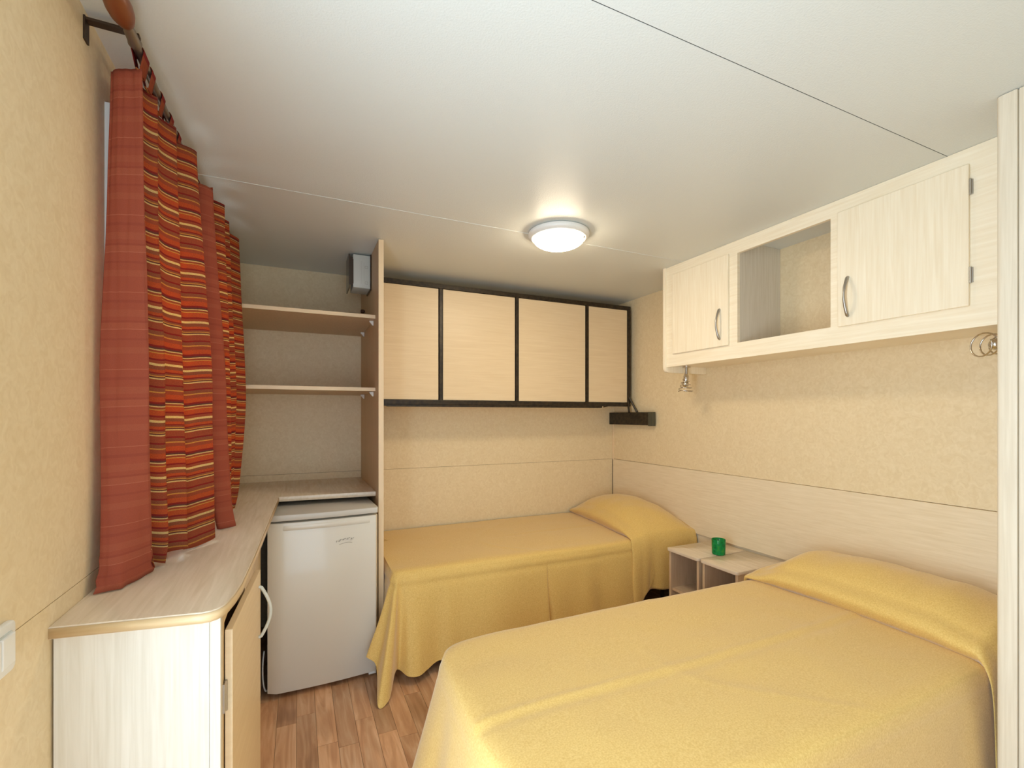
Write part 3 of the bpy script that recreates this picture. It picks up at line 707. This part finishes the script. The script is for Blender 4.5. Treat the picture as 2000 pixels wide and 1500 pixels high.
T = .524
p1 = [(.432, 3.27, .428, 3.27, .30), (.432, 2.95, .428, 2.95, .20), (.432, 2.72, .426, 2.72, .12), (.432, 2.56, .424, 2.56, .10), (.434, 2.47, .398, 2.455, .12), (.436, 2.43, .362, 2.395, .135),
      (.440, 2.412, .312, 2.352, .150), (.444, 2.405, .345, 2.325, .125), (.448, 2.400, .348, 2.285, .085), (.453, 2.397, .332, 2.165, .006), (.458, 2.393, .385, 2.20, .012), (.466, 2.391, .432, 2.315, .060),
      (.485, 2.390, .462, 2.352, .055), (.51, 2.389, .492, 2.298, .042), (.55, 2.389, .54, 2.288, .038), (.60, 2.388, .59, 2.315, .045), (.66, 2.387, .655, 2.345, .06), (.72, 2.387, .715, 2.322, .06),
      (.80, 2.386, .80, 2.338, .06), (.95, 2.385, .95, 2.325, .065), (1.08, 2.383, 1.08, 2.340, .07), (1.20, 2.382, 1.20, 2.330, .07), (1.29, 2.38, 1.29, 2.312, .07), (1.31, 2.38, 1.31, 2.352, .07), (1.34, 2.379, 1.34, 2.318, .07), (1.45, 2.377, 1.45, 2.335, .08),
      (1.55, 2.375, 1.56, 2.322, .085), (1.64, 2.373, 1.66, 2.350, .09), (1.74, 2.371, 1.78, 2.330, .10), (1.84, 2.37, 1.87, 2.335, .11), (1.93, 2.37, 1.945, 2.345, .12), (2.02, 2.37, 2.02, 2.355, .2), (2.2, 2.38, 2.2, 2.375, .4), (2.43, 2.39, 2.43, 2.385, .48)]
spread('bedspread', 'mustard yellow bedspread with trailing corner on the back-wall bed', p1, lambda x, y: (min(max(x, .432), 2.43) if y < 2.45 else .432 + .0 + .25 * (1 - (y - 2.45) / .9), 3.272) if y < 2.45 else (.75, max(y, 3.0)), T, 420, 4.0, fold=2.84, grp='mustard bedspreads')
p2 = [(2.43, 1.588, 2.43, 1.598, .30), (2.2, 1.588, 2.2, 1.60, .25), (1.9, 1.592, 1.9, 1.63, .12), (1.6, 1.594, 1.6, 1.64, .10), (1.3, 1.596, 1.3, 1.65, .10), (1.0, 1.598, 1.0, 1.66, .09), (.75, 1.596, .74, 1.67, .08), (.60, 1.59, .58, 1.69, .07),
      (.52, 1.575, .47, 1.68, .04), (.465, 1.545, .37, 1.64, .015), (.438, 1.50, .33, 1.56, .05), (.428, 1.43, .335, 1.46, .07), (.422, 1.35, .350, 1.36, .07), (.418, 1.26, .335, 1.27, .07), (.414, 1.16, .345, 1.16, .07), (.412, 1.05, .33, 1.05, .07),
      (.412, .95, .34, .94, .07), (.414, .86, .335, .83, .06), (.43, .79, .34, .72, .03), (.48, .745, .42, .66, .015), (.56, .728, .55, .668, .06), (.70, .722, .70, .676, .08), (.9, .72, .9, .683, .08), (1.15, .72, 1.15, .678, .08),
      (1.4, .72, 1.4, .685, .08), (1.65, .722, 1.65, .682, .08), (1.85, .724, 1.85, .690, .08), (2.02, .726, 2.02, .70, .10), (2.2, .73, 2.2, .71, .2), (2.43, .735, 2.43, .728, .3)]
def spine2(x, y):
    if y > 1.4 and x > .9: return (x, 1.16)
    if y < .9 and x > .9: return (x, 1.16)
    return (.9, 1.16)
spread('bedspread', 'pale mustard bedspread on the large near bed, foot towards the camera', p2, lambda x, y: (max(x, .9), 1.16), T, 380, 9.0, fold=1.13, grp='mustard bedspreads', wr=.005)

# pillows under the turned-over end of each bedspread
def pillow(label, yA, yB, x0f, hgt, hangA, hangB, seed, flap_drop, xend=2.435, out=.022, nt=70, npf=44):
    """runs from yA (far) to yB (near). hang rows beyond both ends. """
    mb = MB(); top = T - .006
    def prof(t, s):
        """s 0..1 from front-bottom over the top to the back"""
        x0 = x0f(t); H = hgt(t); wd_ = xend - x0
        q = PI * s
        cxp = -math.cos(q); sz = max(0, math.sin(q)) ** .72
        skew = .5 + .5 * cxp
        x = x0 + .012 + wd_ * (skew if skew > .5 else skew * 1.0)
        zf = sz * H
        if s < .16:   # tucked lip: overhangs the crease slightly
            x = x0 + .012 - .038 * math.sin(PI * min(1, s / .16)) + wd_ * skew
        back = s > .5
        if back: zf = max(zf, H * .45 * (1 if s < 1 else 1))
        zz = top + zf
        zz += .006 * noise.noise(Vector((x * 9, t * 9, seed))) * min(1, H * 10)
        return x, zz
    la, lb = hangA, hangB; rows = nt + 14 * (1 if la else 0) + 30 * (1 if lb else 0)
    def fn(a, s):
        k = a * rows
        if la:
            if k < 14:
                f = 1 - k / 14; x, z = prof(0, s); return (x + .01 * f, yA + .012 * f ** .6, z - la * f)
            k -= 14
        if k <= nt:
            t = k / nt; x, z = prof(t, s); y = yA + (yB - yA) * t
            return (x, y, z)
        f = (k - nt) / 30; x, z = prof(1, s)
        dr_ = flap_drop(s)
        zz = z - (z - dr_) * f
        rip = math.sin(s * 17 + seed) * .011 * f + .005 * math.sin(s * 41) * f
        y = yB - out * (1 - math.exp(-f * 9)) - .012 * f + rip
        x = x + (-.004 + .012 * (s - .5)) * f
        return (x, y, zz)
    mb.grid(fn, rows, npf)
    o = obj('pillow', mb, 'spread', smooth=True, solid=.002); tag(o, label, 'pillow', 'pillows under the bedspread ends'); return o
def bump(t, pts):
    for (a, va), (c, vc) in zip(pts, pts[1:]):
        if t <= c:
            f = (t - a) / (c - a); f = f * f * (3 - 2 * f); return va + (vc - va) * f
    return pts[-1][1]
pillow('pillow wrapped in mustard cloth in the corner of the back-wall bed', 3.272, 2.372, lambda t: 2.03 - .105 * t, lambda t: .195 * (1 - (abs(t - .48) / .56) ** 2.2) ** .8,
       0, 1, 2.0, lambda s: .115 + .10 * bump(s, [(0, 0), (.12, .1), (.3, .9), (.5, .75), (1, .8)]))
pillow('long pillow wrapped in mustard cloth at the head of the near bed', 1.592, .738, lambda t: 1.985 + .03 * math.sin(PI * t) - .01 * t, lambda t: bump(t, [(0, .05), (.22, .155), (.5, .17), (.8, .165), (1, .13)]),
       .09, 1, 5.0, lambda s: .16 + .1 * s, xend=2.435, out=.040)

# ------------------------------------------------------------------ nightstands
for (y0, y1, lab) in ((1.972, 2.222, 'small open pale wood nightstand next to the back-wall bed'), (1.712, 1.962, 'small open pale wood nightstand next to the near bed pillow')):
    t = thing('nightstand', lab, 'nightstand', (2.25, (y0 + y1) / 2, 0), 'pair of open nightstands')
    tp = rounded([(2.058, y0), (XR - .014, y0), (XR - .014, y1), (2.058, y1)], [.022, 0, 0, .022])
    obj('top', MB().prism(tp, .485, .503, .003), 'worktop', t, smooth='auto')
    obj('side_panel', MB().box(2.075, XR - .016, y0 + .008, y0 + .024, 0, .485), 'stand', t)
    obj('side_panel', MB().box(2.075, XR - .016, y1 - .024, y1 - .008, 0, .485), 'stand', t)
    obj('back_panel', MB().box(XR - .03, XR - .016, y0 + .024, y1 - .024, 0, .485), 'stand', t)
    obj('shelf', MB().box(2.085, XR - .03, y0 + .024, y1 - .024, .245, .26), 'stand', t)
    obj('plinth', MB().box(2.085, XR - .03, y0 + .024, y1 - .024, .0, .05), 'stand', t)

g0 = (2.235, 1.985, .5035)
tag(obj('candle_glass', MB().lathe([(0, .001), (.034, .001), (.0365, .004), (.0385, .085), (.0375, .088), (.0355, .085), (.0335, .010), (0, .008)], g0, (0, 0, 1), 40), 'green', smooth='auto'),
    'small green glass candle holder on the nightstands', 'candle holder')
